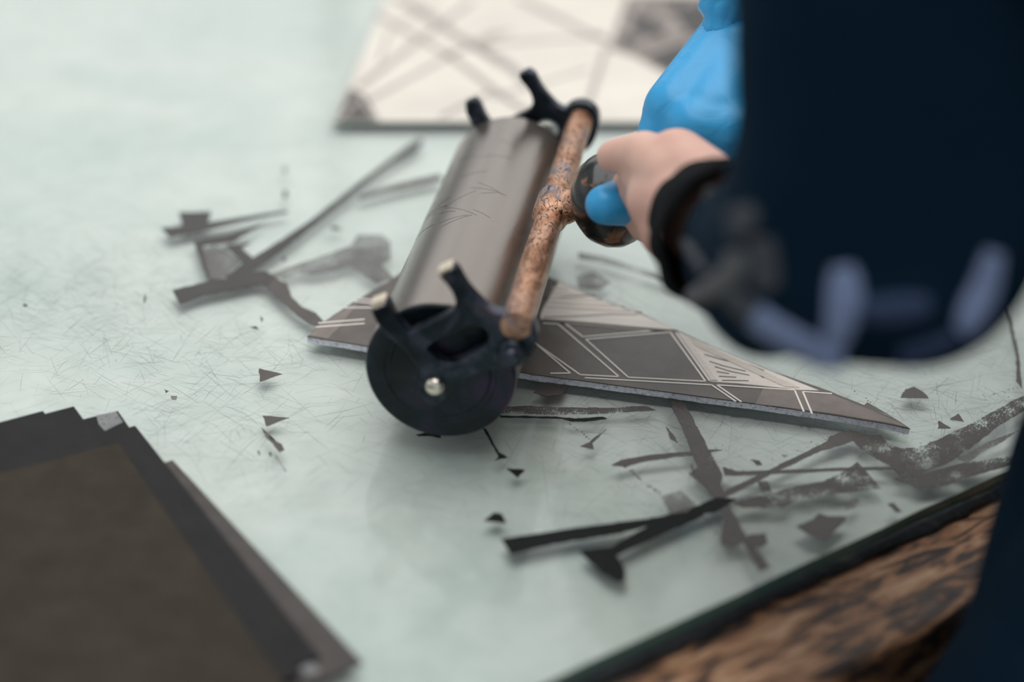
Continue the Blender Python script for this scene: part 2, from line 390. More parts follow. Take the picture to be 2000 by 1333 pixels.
# ------------------------------------------------------------------ ink marks on the glass
M['ink_speck'] = ink_mat('speckled_printing_ink', (.075,.062,.056), .5, 1100, wear=(.98,1.12))
M['ink_dark_reflect'] = ink_mat('printing_ink_dark_reflection', (.012,.013,.013), .6, 900, None, .12)  # same ink for the near marks, with their dark reflection painted into the colour
INK = {'k': 'ink_dark_reflect', 's': 'ink_speck', 'd': 'ink', 't': 'ink_thin', 'h': 'ink_haze'}
marks = [
 ('d',[(349,415),(413,413),(405,438),(358,446)]), ('d',[(314,446),(356,441),(415,433),(560,411),(563,416),(482,432),(408,449),(331,464)]),
 ('d',[(378,471),(450,457),(524,433),(490,452),(455,474),(393,481)]), ('d',[(378,473),(396,478),(412,545),(404,543)]), ('d',[(440,479),(488,475),(472,484),(502,512),(478,518)]),
 ('h',[(393,487),(420,478),(470,510),(440,540),(408,545)]),
 ('d',[(820,271),(828,276),(815,292),(760,325),(700,372),(620,437),(560,484),(510,520),(470,540),(445,547),(440,540),(490,506),(550,468),(610,428),(700,357),(760,312),(803,280)]),
 ('d',[(336,567),(405,550),(410,543),(440,545),(480,530),(520,530),(545,545),(560,560),(550,568),(540,562),(500,556),(470,563),(400,577),(352,594)]),
 ('t',[(522,563),(535,545),(560,553),(570,580),(590,600),(618,612),(632,628),(620,640),(600,630),(575,612),(545,585)]),
 ('h',[(580,517),(600,510),(685,480),(698,459),(745,458),(763,473),(763,506),(745,517),(769,544),(735,554),(685,520),(651,530),(611,537),(584,533),(557,547),(523,537)]),
 ('t',[(702,383),(780,358),(860,340),(866,352),(740,380),(702,391)]),
 ('t',[(506,720),(552,731),(508,746)]), ('t',[(513,812),(565,816),(521,833)]),
 ('t',[(510,834),(516,842),(530,858),(550,868),(556,880),(545,884),(535,870),(520,855)]),
 ('t',[(507,618),(515,622),(511,630)]), ('t',[(488,639),(500,637),(506,645)]),
 ('d',[(280,592),(283,570),(286,578),(284,590)]), ('d',[(44,595),(52,594),(54,598),(47,599)]),
 ('t',[(503,880),(507,882),(509,890),(505,888)]), ('t',[(525,884),(530,883),(531,891),(526,890)]),
 ('t',[(320,760),(330,764),(324,768)]), ('h',[(333,774),(346,774),(344,782),(336,781)]),
 ('t',[(552,373),(561,372),(562,386),(552,387)]), ('h',[(551,327),(561,326),(562,337),(552,338)]), ('t',[(645,441),(660,444),(668,450),(650,449)]),
 ('t',[(551,503),(559,503),(559,510),(551,510)]),
 ('h',[(535,886),(540,892),(560,922),(556,920)]),
 ('t',[(1041,768),(1063,749),(1085,743),(1109,755),(1097,771),(1072,774)]),
 ('s',[(985,795),(1040,793),(1091,796),(1208,797),(1238,793),(1263,794),(1281,801),(1238,804),(1177,808),(1115,810),(980,808)]),
 ('k',[(975,812),(1084,814),(1124,818),(1177,814),(1186,818),(1140,824),(1118,824),(1097,818),(978,816)]),
 ('k',[(942,836),(950,838),(974,884),(992,894),(966,900),(974,892)]), ('k',[(989,915),(1025,918),(1011,934)]),
 ('k',[(946,1018),(955,1009),(966,1001),(980,1004),(989,1023)]),
 ('t',[(1132,872),(1150,864),(1185,838),(1157,866),(1160,878)]),
 ('t',[(1194,909),(1210,900),(1226,896),(1269,889),(1392,878),(1412,879),(1386,884),(1284,898),(1247,904),(1223,912)]),
 ('t',[(1300,832),(1315,848),(1324,866),(1309,857)]),
 ('t',[(1305,778),(1335,786),(1355,820),(1375,860),(1412,928),(1408,945),(1425,990),(1460,1050),(1490,1090),(1505,1108),(1482,1118),(1470,1090),(1440,1045),(1400,985),(1375,945),(1350,880),(1330,830)]),
 ('t',[(1348,905),(1356,918),(1372,905),(1395,950),(1378,950),(1345,925),(1355,922)]),
 ('t',[(1408,1045),(1415,1010),(1440,1030),(1460,1055),(1435,1068),(1410,1066)]),
 ('t',[(1460,1045),(1495,1042),(1500,1060),(1485,1072),(1455,1065)]),
 ('k',[(978,1053),(1150,1028),(1290,1010),(1370,985),(1400,972),(1440,975),(1400,1000),(1330,1012),(1200,1045),(1080,1064),(1005,1082),(998,1084)]),
 ('k',[(1130,1076),(1175,1070),(1195,1068),(1270,1025),(1340,1005),(1370,1000),(1375,1008),(1300,1042),(1205,1085),(1222,1118),(1221,1134),(1207,1138),(1177,1120),(1150,1096)]),
 ('t',[(1412,912),(1440,921),(1569,917),(1640,914),(1750,912),(1755,916),(1600,922),(1470,928),(1415,930)]),
 ('t',[(1468,898),(1482,900),(1489,908),(1478,909)]), ('h',[(1526,888),(1540,890),(1532,894)]),
 ('t',[(1621,852),(1660,840),(1690,850),(1650,868),(1600,882),(1500,930),(1412,975),(1405,965),(1480,928),(1560,890),(1615,862)]),
 ('s',[(1662,852),(1720,850),(1736,868),(1760,876),(1790,875),(1840,855),(1900,826),(1960,793),(2000,772),(2000,802),(1950,832),(1900,872),(1870,892),(1850,905),(1800,926),(1760,935),(1740,910),(1700,890),(1672,868)]),
 ('s',[(1745,935),(1800,926),(1880,905),(1960,893),(2000,889),(1992,899),(1960,914),(1900,930),(1850,948),(1800,955),(1770,945)]),
 ('s',[(1478,940),(1500,940),(1516,980),(1496,984)]), ('s',[(1430,982),(1510,963),(1560,950),(1610,940),(1640,925),(1675,903),(1690,920),(1722,955),(1640,964),(1560,977),(1530,992),(1450,992)]),
 ('t',[(1554,1029),(1590,1014),(1600,1003),(1615,1008),(1655,1010),(1640,1030),(1612,1056),(1580,1045)]),
 ('t',[(1733,985),(1745,982),(1762,1000),(1750,1002)]), ('h',[(1655,982),(1665,972),(1678,975),(1670,992),(1650,998)]),
 ('t',[(1758,777),(1768,760),(1785,756),(1802,765),(1814,778)]), ('t',[(1831,837),(1833,822),(1858,837)]), ('t',[(1856,820),(1872,808),(1883,824)]),
 ('h',[(1130,493),(1180,502),(1320,545),(1320,556),(1200,520),(1130,505)]), ('h',[(1125,538),(1160,530),(1195,552),(1170,566),(1130,560)]),
 ('t',[(1935,590),(1948,566),(1975,625),(1990,690),(1997,760),(1985,745),(1985,700),(1968,628),(1946,578)]),
 ('h',[(1870,895),(1920,868),(1965,850),(1990,840),(1960,862),(1915,885),(1890,905)]),
 ('k',[(812,849),(830,846),(860,848),(862,856),(840,852),(818,853)]),
 ('h',[(1290,970),(1330,958),(1360,985),(1345,1000),(1310,1005)]),
]
special = {6: 'long tapering ink streak', 36: 'ink band running to the glass edge', 40: 'ink streak with a squared end, dark reflection painted in', 41: 'hook-shaped ink mark, dark reflection painted in', 46: 'broad speckled ink sweep'}
for i, (k, poly) in enumerate(marks):
    pts = [P(x, y, .00018+.000004*i) for x, y in poly]
    if any((p-TE(0,0,0)).dot(EV) < .003 for p in pts):
        pts = [p if (p-TE(0,0,0)).dot(EV) >= .003 else p+EV*(.003-(p-TE(0,0,0)).dot(EV)) for p in pts]
    pts = jag(pts, .0015, .0005, i)
    bm = bmesh.new(); prism(bm, pts, .00014)
    bmesh.ops.triangulate(bm, faces=[f for f in bm.faces if len(f.verts) > 4])
    o = build('ink_mark', bm, M[INK[k]], glass)
    if i in special: o['label'] = special[i]
# dotted ink trails and specks
bm = bmesh.new(); rs = random.Random(11)
def speck(px, py, r):
    c = P(px, py, .0002); pts = [c+Vector((cos(t)*r*rs.uniform(.6,1.4), sin(t)*r*rs.uniform(.5,1.2), 0)) for t in [2*pi*k/7 for k in range(7)]]
    prism(bm, pts, .00012)
def trail(pl, n, r, j=2):
    for i in range(n):
        t = i/(n-1)*(len(pl)-1); a = min(int(t), len(pl)-2); f = t-a
        if rs.random() < .25: continue
        speck(pl[a][0]*(1-f)+pl[a+1][0]*f+rs.gauss(0,j), pl[a][1]*(1-f)+pl[a+1][1]*f+rs.gauss(0,j), r*rs.uniform(.4,1.2))
trail([(1105,822),(1150,858)], 16, .0005, 1); trail([(1222,910),(1255,940),(1290,965)], 26, .0007, 1.5); trail([(1290,965),(1335,1000)], 16, .0004, 3)
trail([(1370,1008),(1400,1040),(1420,1062)], 18, .0007, 2); trail([(1665,760),(1700,785)], 9, .0005, 1); trail([(1920,775),(1990,755)], 16, .0004, 2)
trail([(1880,870),(1950,835)], 26, .0006, 6); trail([(1560,880),(1620,855)], 16, .0004, 3)
for _ in range(160):
    x, y = rs.choice([(1750,900),(1250,1000),(1900,780),(1450,900),(1330,550)]); x += rs.gauss(0,75); y += rs.gauss(0,28)
    p = P(x, y)
    if (p-TE(0,0,0)).dot(EV) > .02: speck(x, y, rs.uniform(.00015,.0004))
o = build('ink_specks', bm, M['ink_thin'], glass); o['kind'] = 'stuff'

# ------------------------------------------------------------------ triangular lino plate
TH = .0052
plate = empty('lino_plate', P(1100, 700, .0003), 'triangular inked lino plate with white cut lines under the roller', 'printing plate')
def strip(bm, a, b, w, z, th=.0003):
    A, B = P(*a, z), P(*b, z); d = (B-A).normalized(); n = Vector((-d.y, d.x, 0))*w/2
    prism(bm, [A-n, B-n, B+n, A+n], th)
front = [(600,657),(700,673),(860,700),(1040,731),(1150,745),(1300,765),(1500,792),(1640,812),(1735,828),(1777,837)]
back_ = [(1755,822),(1700,797),(1620,764),(1500,722),(1400,680),(1322,645),(1262,617),(1150,575),(1090,549),(1000,511),(887,463),(765,545),(680,597),(625,633)]
zt = TH
outl = jag([P(x, y, zt-.0005) for x, y in front+back_], .0022, .0006, 4)
bm = bmesh.new(); prism(bm, outl, TH-.0009)
bmesh.ops.triangulate(bm, faces=[f for f in bm.faces if len(f.verts) > 4]); build('backing', bm, M['backing'], plate, label='ragged pale grey backing edge')
# frayed fibres along the front edge
bm = bmesh.new(); rs = random.Random(5)
for i in range(420):
    t = rs.random()*(len(front)-1); a = int(t); f = t-a
    p = P(front[a][0]*(1-f)+front[a+1][0]*f, front[a][1]*(1-f)+front[a+1][1]*f, rs.uniform(.0008, TH-.0006))
    q = p+Vector((rs.uniform(-.4,.4), -1, rs.uniform(-.9,.2))).normalized()*rs.uniform(.0006, .0017)
    tube(bm, [p, q], [rs.uniform(.0003,.0006), .0002], 5)
o = build('frayed_fibres', bm, M['backing'], plate); o['kind'] = 'stuff'
bm = bmesh.new(); prism(bm, jag([P(x, y, zt) for x, y in front+back_], .004, .0002, 9), .0007)
bmesh.ops.triangulate(bm, faces=[f for f in bm.faces if len(f.verts) > 4]); build('lino_face', bm, M['lino'], plate)
def facet(name, poly, mt, z=.0001, th=.0003, label=None):
    bm = bmesh.new(); prism(bm, [P(x, y, zt+z) for x, y in poly], th); return build(name, bm, mt, plate, label=label)
# cream carved areas
facet('carved_area', [(1056,624),(1056,613),(1062,600),(1085,562),(1091,551),(1150,577),(1262,619),(1320,644),(1300,643),(1240,638),(1140,629),(1062,623)], M['cream'], label='cream carved strip along the back edge')
facet('carved_area', [(1323,648),(1400,681),(1500,723),(1600,763),(1560,762),(1500,755),(1440,749),(1388,746),(1350,690)], M['cream'], label='cream carved triangle with short dark grooves')
facet('pale_inked_area', [(1492,756),(1600,767),(1622,770),(1700,801),(1755,825),(1772,835),(1735,826),(1640,810),(1560,799),(1475,789)], M['lino_light'], label='paler greyish brown inked end, sheen painted into its colour')  # sheen on the right tip, painted as a paler polygon
facet('pale_inked_area', [(603,655),(625,635),(650,619),(700,590),(662,640),(640,662)], M['lino_light'])
W = .0011
def lines(name, segs, w, m, z=.0003, label=None):
    for s in segs:
        for a, b in zip(s, s[1:]):
            bm = bmesh.new(); strip(bm, a, b, w, zt+z, .0003); o = build(name, bm, m, plate)
            if label: o['label'] = label
lines('cut_line', [
 [(1035,662),(1114,729)], [(1042,668),(1133,732)], [(1060,631),(1090,633)], [(1090,633),(1209,736),(1134,732)], [(1104,632),(1138,658),(1276,646)], [(1104,632),(1200,640),(1276,646)],
 [(1144,663),(1227,737)], [(1144,663),(1309,649),(1378,745)], [(1227,737),(1378,745)], [(1320,650),(1386,744)], [(1142,738),(1390,752),(1437,784)], [(1400,752),(1448,785)],
 [(1400,752),(1552,762),(1570,804)], [(1568,765),(1586,808)], [(1568,765),(1625,769)], [(1075,729),(1114,729)],
 [(622,631),(712,624)], [(616,639),(712,632)], [(672,601),(735,601)], [(690,588),(742,594)], [(700,583),(745,588)]], .00105, M['groove'])
lines('dark_groove', [
 [(1060,583),(1120,579),(1162,577)], [(1062,620),(1120,618),(1190,614),(1245,615)], [(1058,628),(1100,632),(1200,640),(1310,648)],
 [(1376,692),(1408,702),(1450,712),(1492,738)], [(1386,706),(1414,715),(1456,725)], [(1396,716),(1428,726),(1464,733)], [(1400,726),(1424,730)], [(1404,735),(1438,737)], [(1410,743),(1462,744)]], .0006, M['groove_dark'])
lines('dark_groove', [[(1366,676),(1400,687),(1440,703),(1492,724)]], .0009, M['groove_dark'])
# raised cream ridges between the grooves
bm = bmesh.new()
for k in range(5):
    f = k/5
    A = P(1328+f*18, 655+f*6, zt+.0002); B = P(1390+f*12, 744, zt+.0002); tube(bm, [A, B], .0007, 6)
    A = P(1335+f*6, 656+f*14, zt+.0002); B = P(1560-f*30, 758-f*2, zt+.0002); tube(bm, [A, B], .0006, 6)
for k in range(5): tube(bm, [P(1066+k*3, 600-k*9, zt+.0001), P(1255-k*36, 610-k*11, zt+.0001)], .0007, 6)
o = build('carved_ridges', bm, M['cream'], plate); o['kind'] = 'stuff'

# small chip of lino beside the tip
bm = bmesh.new(); prism(bm, [P(x, y, .0022) for x, y in ((1684,795),(1694,786),(1725,804),(1756,823),(1740,828),(1700,812))], .002)
tag(build('lino_offcut', bm, M['lino']), 'small dark lino offcut poking out behind the right tip of the triangular plate', 'offcut')

# ------------------------------------------------------------------ large cream plate at the back
ZB = .003
plate2 = empty('printing_plate', P(900, 150, 0), 'large cream plate with faint crossing brown ink bands at the back', 'printing plate')
A0 = P(650,238,ZB); dA = (P(750,0,ZB)-A0).normalized(); dB = (P(1240,238,ZB)-A0).normalized()
bm = bmesh.new(); prism(bm, [A0, A0+dB*.42, A0+dB*.42+dA*.36, A0+dA*.36], ZB-.0002, mat_side=1)
bevel(build('plate_body', bm, [M['plate_cream'], M['plate_edge']], plate2), .0005, 1)
def pband(pl, w, m='plate_line', nm='ink_band'):
    for a, b in zip(pl, pl[1:]):
        bm = bmesh.new(); A, B = P(*a, ZB+.0003), P(*b, ZB+.0003); d = (B-A).normalized(); n = Vector((-d.y, d.x, 0))*w/2
        prism(bm, [A-n, B-n, B+n, A+n], .0004+.00004*random.random()); build(nm, bm, M[m], plate2)
for pl, w in [([(700,170),(830,70),(925,0)],.006), ([(722,195),(880,108),(975,60)],.005), ([(735,28),(880,110),(985,190),(1040,225)],.007), ([(770,-8),(900,75),(985,120),(1040,170)],.010),
              ([(800,0),(900,70),(980,130)],.004), ([(925,90),(1100,75),(1180,70)],.006), ([(1010,-5),(1140,60),(1200,85)],.009), ([(1185,90),(1150,200)],.005), ([(1150,135),(960,190)],.004),
              ([(870,110),(1000,60)],.004), ([(960,178),(860,228)],.005), ([(740,120),(760,60),(860,0)],.003), ([(1205,90),(1250,-5)],.006)]:
    pband(pl, w)
def ppoly(poly, m, nm='inked_area', z=.0002, label=None):
    bm = bmesh.new(); prism(bm, [P(x, y, ZB+z) for x, y in poly], .0004); build(nm, bm, M[m], plate2, label=label)
ppoly([(655,236),(684,172),(715,188),(740,236)], 'ink_thin', label='dark corner triangle')
ppoly([(1225,-10),(1500,-10),(1500,160),(1330,160),(1240,110),(1190,95)], 'lino_light', label='dark patterned area')
for poly in ([(1230,20),(1290,50),(1300,75),(1240,60)], [(1262,110),(1340,85),(1390,150),(1340,160)], [(1310,20),(1370,5),(1420,60),(1350,70)], [(1215,62),(1240,70),(1230,92),(1210,88)], [(1290,-5),(1340,-8),(1330,15)]):
    ppoly(poly, 'ink', z=.0005)
for a, b in [((660,234),(700,196)), ((700,186),(735,236)), ((1236,12),(1215,95)), ((1230,90),(1330,55)), ((1260,105),(1400,55)), ((1300,70),(1340,0)), ((1330,60),(1380,10)), ((1280,20),(1400,90))]:
    pband([a, b], .003, 'plate_line', 'cut_line')

# ------------------------------------------------------------------ stack of inked sheets, bottom left
e_ = (P(708,1294)-P(337,899)).normalized()
sheets = [  # corner px, second px along the right edge, height, label
 ((708,1294),(337,899), 'bottom sheet of the dark stack, its right edge reaching furthest', 'l'),
 ((612,1333),(264,832), 'dark inked sheet second from the bottom of the stack', 'l'),
 ((585,1333),(232,803), 'dark inked sheet with a silvery worn corner, third from the bottom', 'l'),
 ((500,1333),(84,803), 'dark inked sheet showing only a sliver of corner at the far left of the stack', 'l'),
 ((560,1333),(146,794), 'dark inked sheet whose corner stands furthest up, right under the topmost one', 'l'),
 ((575,1333),(232,866), 'topmost brownish black sheet of the stack in the corner', 'l')]
rights = [None, ((264,832),(625,1283)), ((230,803),(588,1318)), ((84,803),(470,1333)), ((144,794),(560,1350)), ((232,866),(551,1333))]
M['sheet'] = ink_mat('inked_sheet', (.034,.026,.017), .7, 700, None, .22); M['sheet2'] = ink_mat('inked_sheet_cool', (.014,.013,.013), .6, 700, None, .22); M['sheet3'] = ink_mat('inked_sheet_paler', (.060,.049,.045), .5, 700, None, .35)
M['silver'] = ink_mat('worn_silver_patch', (.20,.20,.20), .5, 500, wear=(1.05,1.3))
for i, (B, A, lab, k) in enumerate(sheets):
    z = .0016*(i+1)
    if i == 0: pa, pb = P(*A, z), P(*B, z)
    else:
        r = rights[i]; pa = P(*r[0], z); d = (P(*r[1], z)-pa).normalized()
        pb = P(*r[1], z) if i == 1 else pa + d*.24
    e = (pb-pa).normalized(); nrm = Vector((e.y, -e.x, 0))
    if nrm.x > 0: nrm = -nrm
    LN = .24 if i > 1 else (pb-pa).length
    o4 = [pa, pa+e*LN, pa+e*LN+nrm*.24, pa+nrm*.24]
    bm = bmesh.new(); prism(bm, o4, .0015)
    r = empty('inked_sheet', (pa+e*LN/2+nrm*.12)-Z*.0016, lab, 'sheet', 'dark inked sheets fanned in a stack')
    build('sheet_body', bm, M['sheet3'] if i == 0 else M['sheet'] if i == 5 else M['sheet2'], r)
    if i == 2:
        bm = bmesh.new(); prism(bm, [P(x, y, z+.0002) for x, y in ((188,812),(227,804),(240,825),(205,842),(193,830))], .0003); build('worn_patch', bm, M['silver'], r, label='silvery worn patch')
    if i == 0:
        bm = bmesh.new(); prism(bm, [P(x, y, z+.0002) for x, y in ((588,1300),(600,1292),(618,1300),(622,1315),(600,1318),(588,1310))], .0003); build('worn_patch', bm, M['silver'], r, label='small pale scuff')

# ------------------------------------------------------------------ ink roller
YAW = radians(7.396); RA = Vector((sin(YAW), cos(YAW), 0)); RU = Vector((cos(YAW), -sin(YAW), 0)); R = .04; LEN = .2516
RC = Vector((-.03643, .79270, T+.0055+R))
roller = empty('ink_roller', RC+RA*LEN/2-Z*R, 'heavy hand ink roller with a dark drum and copper-coloured bar', 'ink roller')
bm = bmesh.new()
prof = [(.007,.002),(.007,.034),(.0075,.0365),(.0015,.0368),(0,.0378),(0,.0392),(.0008,.04),(LEN-.0008,.04),(LEN,.0392),(LEN,.0378),(LEN-.0015,.0368),(LEN-.0075,.0365),(LEN-.007,.034),(LEN-.007,.002)]
prof2 = [prof[i] for i in range(7)]+[(.0008+(LEN-.0016)*k/12, .04) for k in range(1,12)]+prof[7:]
lathe(bm, prof2, RC, RA, 96); shade_auto(build('drum', bm, M['drum'], roller), 30)
bm = bmesh.new(); rq = random.Random(8)
for k in range(18):
    s0 = LEN*rq.choice([.42,.45,.5,.55,rq.uniform(.1,.9)]); t0 = rq.uniform(.35,.8)*pi; n_ = rq.randint(4, 9); sl_ = rq.gauss(0, .0012)
    tube(bm, [RC+RA*(s0+sl_*j)+(RU*cos(t0+.07*j)+Z*sin(t0+.07*j))*.04003 for j in range(n_)], .00007, 4)
build('drum_scratches', bm, M['drum_end'], roller)['kind'] = 'stuff'
for s in (0, 1):
    o_, ax = (RC, RA) if s == 0 else (RC+RA*LEN, -RA)
    bm = bmesh.new(); pr = [(.0065,.0362),(.0004,.0362),(.0004,.0396),(-.0006,.0396),(-.0014,.0385),(-.0010,.0370),(-.0010,.0300),(-.0004,.0292),(-.0004,.0270),(-.0014,.0262),(-.0016,.0200),(-.0020,.0182),(-.0022,.010),(-.004,.0092),(-.0042,.003)]
    lathe(bm, pr, o_, ax, 72); shade_auto(build('end_disc', bm, M['steel_disc'], roller, label='blue-black ringed end disc'), 25)
    bm = bmesh.new(); lathe(bm, [(.004,.0034),(-.0135,.0034),(-.0140,.0052),(-.0165,.0050),(-.0182,.0038),(-.0190,.0015)], o_, ax, 24); shade_auto(build('axle_bolt', bm, M['nickel'], roller, label='shiny nickel axle bolt'), 40)
# bracket: outline traced in the plane of the near bracket
def to_plane(px, py, off=-.0095):
    d = _fw + (px-1000)/F_PX*RI - (py-666.5)/F_PX*UP; o = RC+RA*off
    s = (o-CAM).dot(RA)/d.dot(RA); q = CAM+d*s-o
    return (q.dot(RU), q.dot(Z))
OUT = [(730,600),(738,588),(757,584),(767,598),(779,621),(800,645),(812,640),(872,612),(888,600),(893,585),(886,564),(872,545),(861,532),(870,521),(887,518),(897,527),(914,556),(935,580),(956,599),(983,608),(1004,612),(1022,614),(1040,624),(1050,645),(1048,668),(1036,690),(1018,703),(1000,706),(968,713),(935,722),(905,735),(885,752),(872,770),(856,783),(836,779),(824,762),(822,742),(828,722),(812,700),(794,675),(770,657),(748,635),(735,615)]
HOLE = [(836,674),(852,660),(890,641),(920,628),(944,632),(958,648),(950,668),(925,685),(895,700),(868,702),(850,690)]
def bracket(base, label, flip):
    ctx = [to_plane(*p) for p in OUT]; h = [to_plane(*p) for p in HOLE]
    def sm(l, k=3):
        v = [Vector((a,b,0)) for a, b in l]; v = [v[-1]]+v+[v[0], v[1]]; s = spline(v, k); return s[k:-k-1][:len(l)*k]
    A, B = sm(ctx), sm(h)
    # 2-D fill with a hole
    cu = bpy.data.curves.new('b', 'CURVE'); cu.dimensions = '2D'; cu.fill_mode = 'BOTH'; cu.extrude = .0032; cu.bevel_depth = .0010; cu.bevel_resolution = 2; cu.offset = -.0008
    for pts in (A, B):
        sp = cu.splines.new('POLY'); sp.points.add(len(pts)-1); sp.use_cyclic_u = True
        for i, p in enumerate(pts): sp.points[i].co = (p.x, p.y, 0, 1)
    tmp = bpy.data.objects.new('b', cu); COL.objects.link(tmp); dg = bpy.context.evaluated_depsgraph_get(); dg.update()
    me = bpy.data.meshes.new_from_object(tmp.evaluated_get(dg)); bpy.data.objects.remove(tmp)
    bm = bmesh.new(); bm.from_mesh(me)
    for v in bm.verts: c = v.co.copy(); v.co = base+RU*c.x+Z*c.y+RA*(-c.z)
    # a rib cast along the upper arm
    o = build('bracket', bm, M['steel'], roller, label=label); return shade_auto(o, 35)
bn = RC-RA*.0095; bf = RC+RA*(LEN+.0095)
bracket(bn, 'near blue-black forked bracket', 0); bracket(bf, 'far black forked bracket', 0)
for base, sgn in ((bn, -1), (bf, 1)):
    for p, q in (((744,592),(752,606)), ((875,528),(884,543))):
        a_, b_ = to_plane(*p), to_plane(*q); A = base+RU*a_[0]+Z*a_[1]; B = base+RU*b_[0]+Z*b_[1]; d = (A-B).normalized()
        bm = bmesh.new(); box(bm, A+d*.0010, d, RA, d.cross(RA), .0022, .0042, .0039); bevel(build('fork_tip', bm, M['brass'] if sgn < 0 else M['steel'], roller, label='worn brass-coloured tip' if sgn < 0 else None), .0008)
BP = RC+RU*.0400+Z*.0395
def bp(s): return BP+RA*s
bm = bmesh.new(); bl = [(-.014,.0072),(-.0135,.0082),(-.004,.0083)]+[(LEN*k/10, .0080+.0003*noise.noise(Vector((k*1.7,0,0)))) for k in range(0,11)]+[(LEN+.018,.0082)]
lathe(bm, bl, BP, RA, 32, wob=lambda k, th: .02*noise.noise(Vector((k*.9, cos(th)*2, sin(th)*2)))); shade_auto(build('cross_bar', bm, M['copper'], roller, label='worn copper-coloured cross bar'), 50)
for s, ax in ((LEN+.0045, RA),):
    bm = bmesh.new(); lathe(bm, [(0,.0095),(.001,.0118),(.010,.0118),(.0115,.0105),(.0115,.0088),(.0175,.0085),(.019,.0065)], bp(s), ax, 32); shade_auto(build('bar_nut', bm, M['steel'], roller), 35)
bm = bmesh.new(); q_ = to_plane(1003, 680); c_ = bn+RU*q_[0]+Z*q_[1]; lathe(bm, [(0,.0085),(-.006,.0080),(-.0078,.0065),(-.008,.0045),(-.0098,.0042),(-.0112,.0028)], c_, RA, 28); shade_auto(build('pivot_boss', bm, M['steel'], roller), 40)
# socket and turned handle
HD = (RU*.75-RA*.36+Z*.38).normalized(); HB = bp(.125)
bm = bmesh.new()
capsule(bm, HB-RA*.010, HB+RA*.010, .0105, .0105); lathe(bm, [(0,.011),(.010,.0105),(.016,.0088),(.021,.0085),(.027,.0095)], HB, HD, 10, wob=lambda k, th: .10*noise.noise(Vector((k, cos(th)*2, sin(th)*2))))
o = blob('socket', bm, M['copper'], roller, .0009, 2, 'lumpy dark brazed socket')
bm = bmesh.new(); hp = [(.023,.008),(.024,.013),(.027,.0185),(.032,.0235),(.038,.0262),(.044,.0268),(.049,.0255),(.053,.0215),(.057,.0175),(.063,.0158),(.075,.0160),(.085,.0168),(.094,.0150),(.100,.0105),(.102,.004)]
lathe(bm, hp, HB, HD, 48); build('handle', bm, M['handle'], roller, True, 'glossy dark handle with worn orange-brown patches')

# ------------------------------------------------------------------ person
person = empty('person', (.42, .62, 0), 'person in a navy work shirt gripping the roller, one hand in a blue glove', 'person')
def V(*a): return Vector(a)
LS, RS = V(.17,.63,T+.46), V(.47,.84,T+.46)       # shoulders
LE, RE = D(1730,440,.745), V(.42,1.05,T+.22)     # elbows
LWn = D(1395,430,.865)                             # left wrist
RWn = D(1448,-5,1.02)                              # right wrist
hips = V(.388,.638,T+.02); chest = V(.325,.735,T+.36); neck = V(.29,.755,T+.52); head = V(.26,.79,T+.64)
legL, legR = V(.272,.573,T-.05), V(.456,.70,T-.05)
def hand_bare(bm):
    S = 16
    w1, w2 = D(1408,388,.868), D(1372,452,.862)
    chain(bm, [LE, LWn], [.040,.026]); capsule(bm, w1, w2, .0175, .0185)
    k1, k2, k3, k4 = D(1322,312,.905), D(1290,322,.915), D(1268,345,.92), D(1262,375,.925)
    for w_, k_, r in ((w1,k1,.0165), (w1.lerp(w2,.3),k2,.0155), (w1.lerp(w2,.6),k3,.0150)): chain(bm, [w_, k_], [.019, r])
    chain(bm, [w2, D(1300,440,.90)], [.0175,.0145]); chain(bm, [w2, D(1318,478,.885), D(1290,455,.905)], [.0145,.0125,.0115])
    capsule(bm, D(1345,400,.885), D(1290,390,.905), .021, .018)
    # thumb lying along the handle towards the drum
    chain(bm, [D(1320,350,.895), D(1258,304,.915), D(1218,303,.925), D(1198,306,.930)], [.017,.0132,.0102,.0094])
    # four fingers curled over the handle, mostly hidden behind the palm
    side = HD.cross(Z).normalized(); upn = side.cross(HD).normalized()
    for i in range(4):
        c = HB+HD*(.070+.012*i); r = .0225
        pts = [(k1,k2,k3,k4)[3-i]-Z*.004]
        pts += [c+(upn*cos(t)+side*sin(t)*(-1))*r for t in (2.7, 3.5, 4.3, 5.1)] if False else [c+(upn*cos(t)-side*sin(t))*r for t in (-1.0, -1.6, -2.2, -2.8)]
        chain(bm, pts, [.0095,.0092,.0085,.0082,.0075], 12)
def hand_glove_pts():
    s = []
    s.append(([D(1428,60,1.01), D(1318,215,.985)], [.0165,.0185])); s.append(([D(1440,70,1.01), D(1390,220,.98)], [.016,.020])); s.append(([D(1440,90,1.0), D(1450,290,.985)], [.017,.017]))
    s.append(([D(1318,215,.985), D(1285,262,.985)], [.0185,.0125])); s.append(([D(1360,250,.975), D(1420,260,.975)], [.019,.019]))
    s.append(([D(1285,262,.985), D(1290,330,.985), D(1240,392,.955), D(1182,400,.940)], [.0125,.0120,.0145,.0115]))
    s.append(([D(1240,392,.955), D(1205,385,.944)], [.0125,.0095]))
    s.append(([D(1340,270,.975), D(1330,340,.985), D(1290,400,.96)], [.0125,.0115,.0105]))
    s.append(([D(1380,270,.975), D(1375,340,.985), D(1340,400,.96)], [.0125,.0115,.0105]))
    s.append(([D(1420,270,.975), D(1415,340,.985), D(1380,400,.96)], [.0115,.0105,.0095]))
    return s
bm = bmesh.new(); hand_bare(bm)
for pts, rr in hand_glove_pts(): chain(bm, pts, [max(r-.0022, .006) for r in rr], 12)
chain(bm, [LS, LE], [.045,.038]); chain(bm, [RS, RE, RWn, D(1430,60,1.01)], [.045,.038,.024,.016])
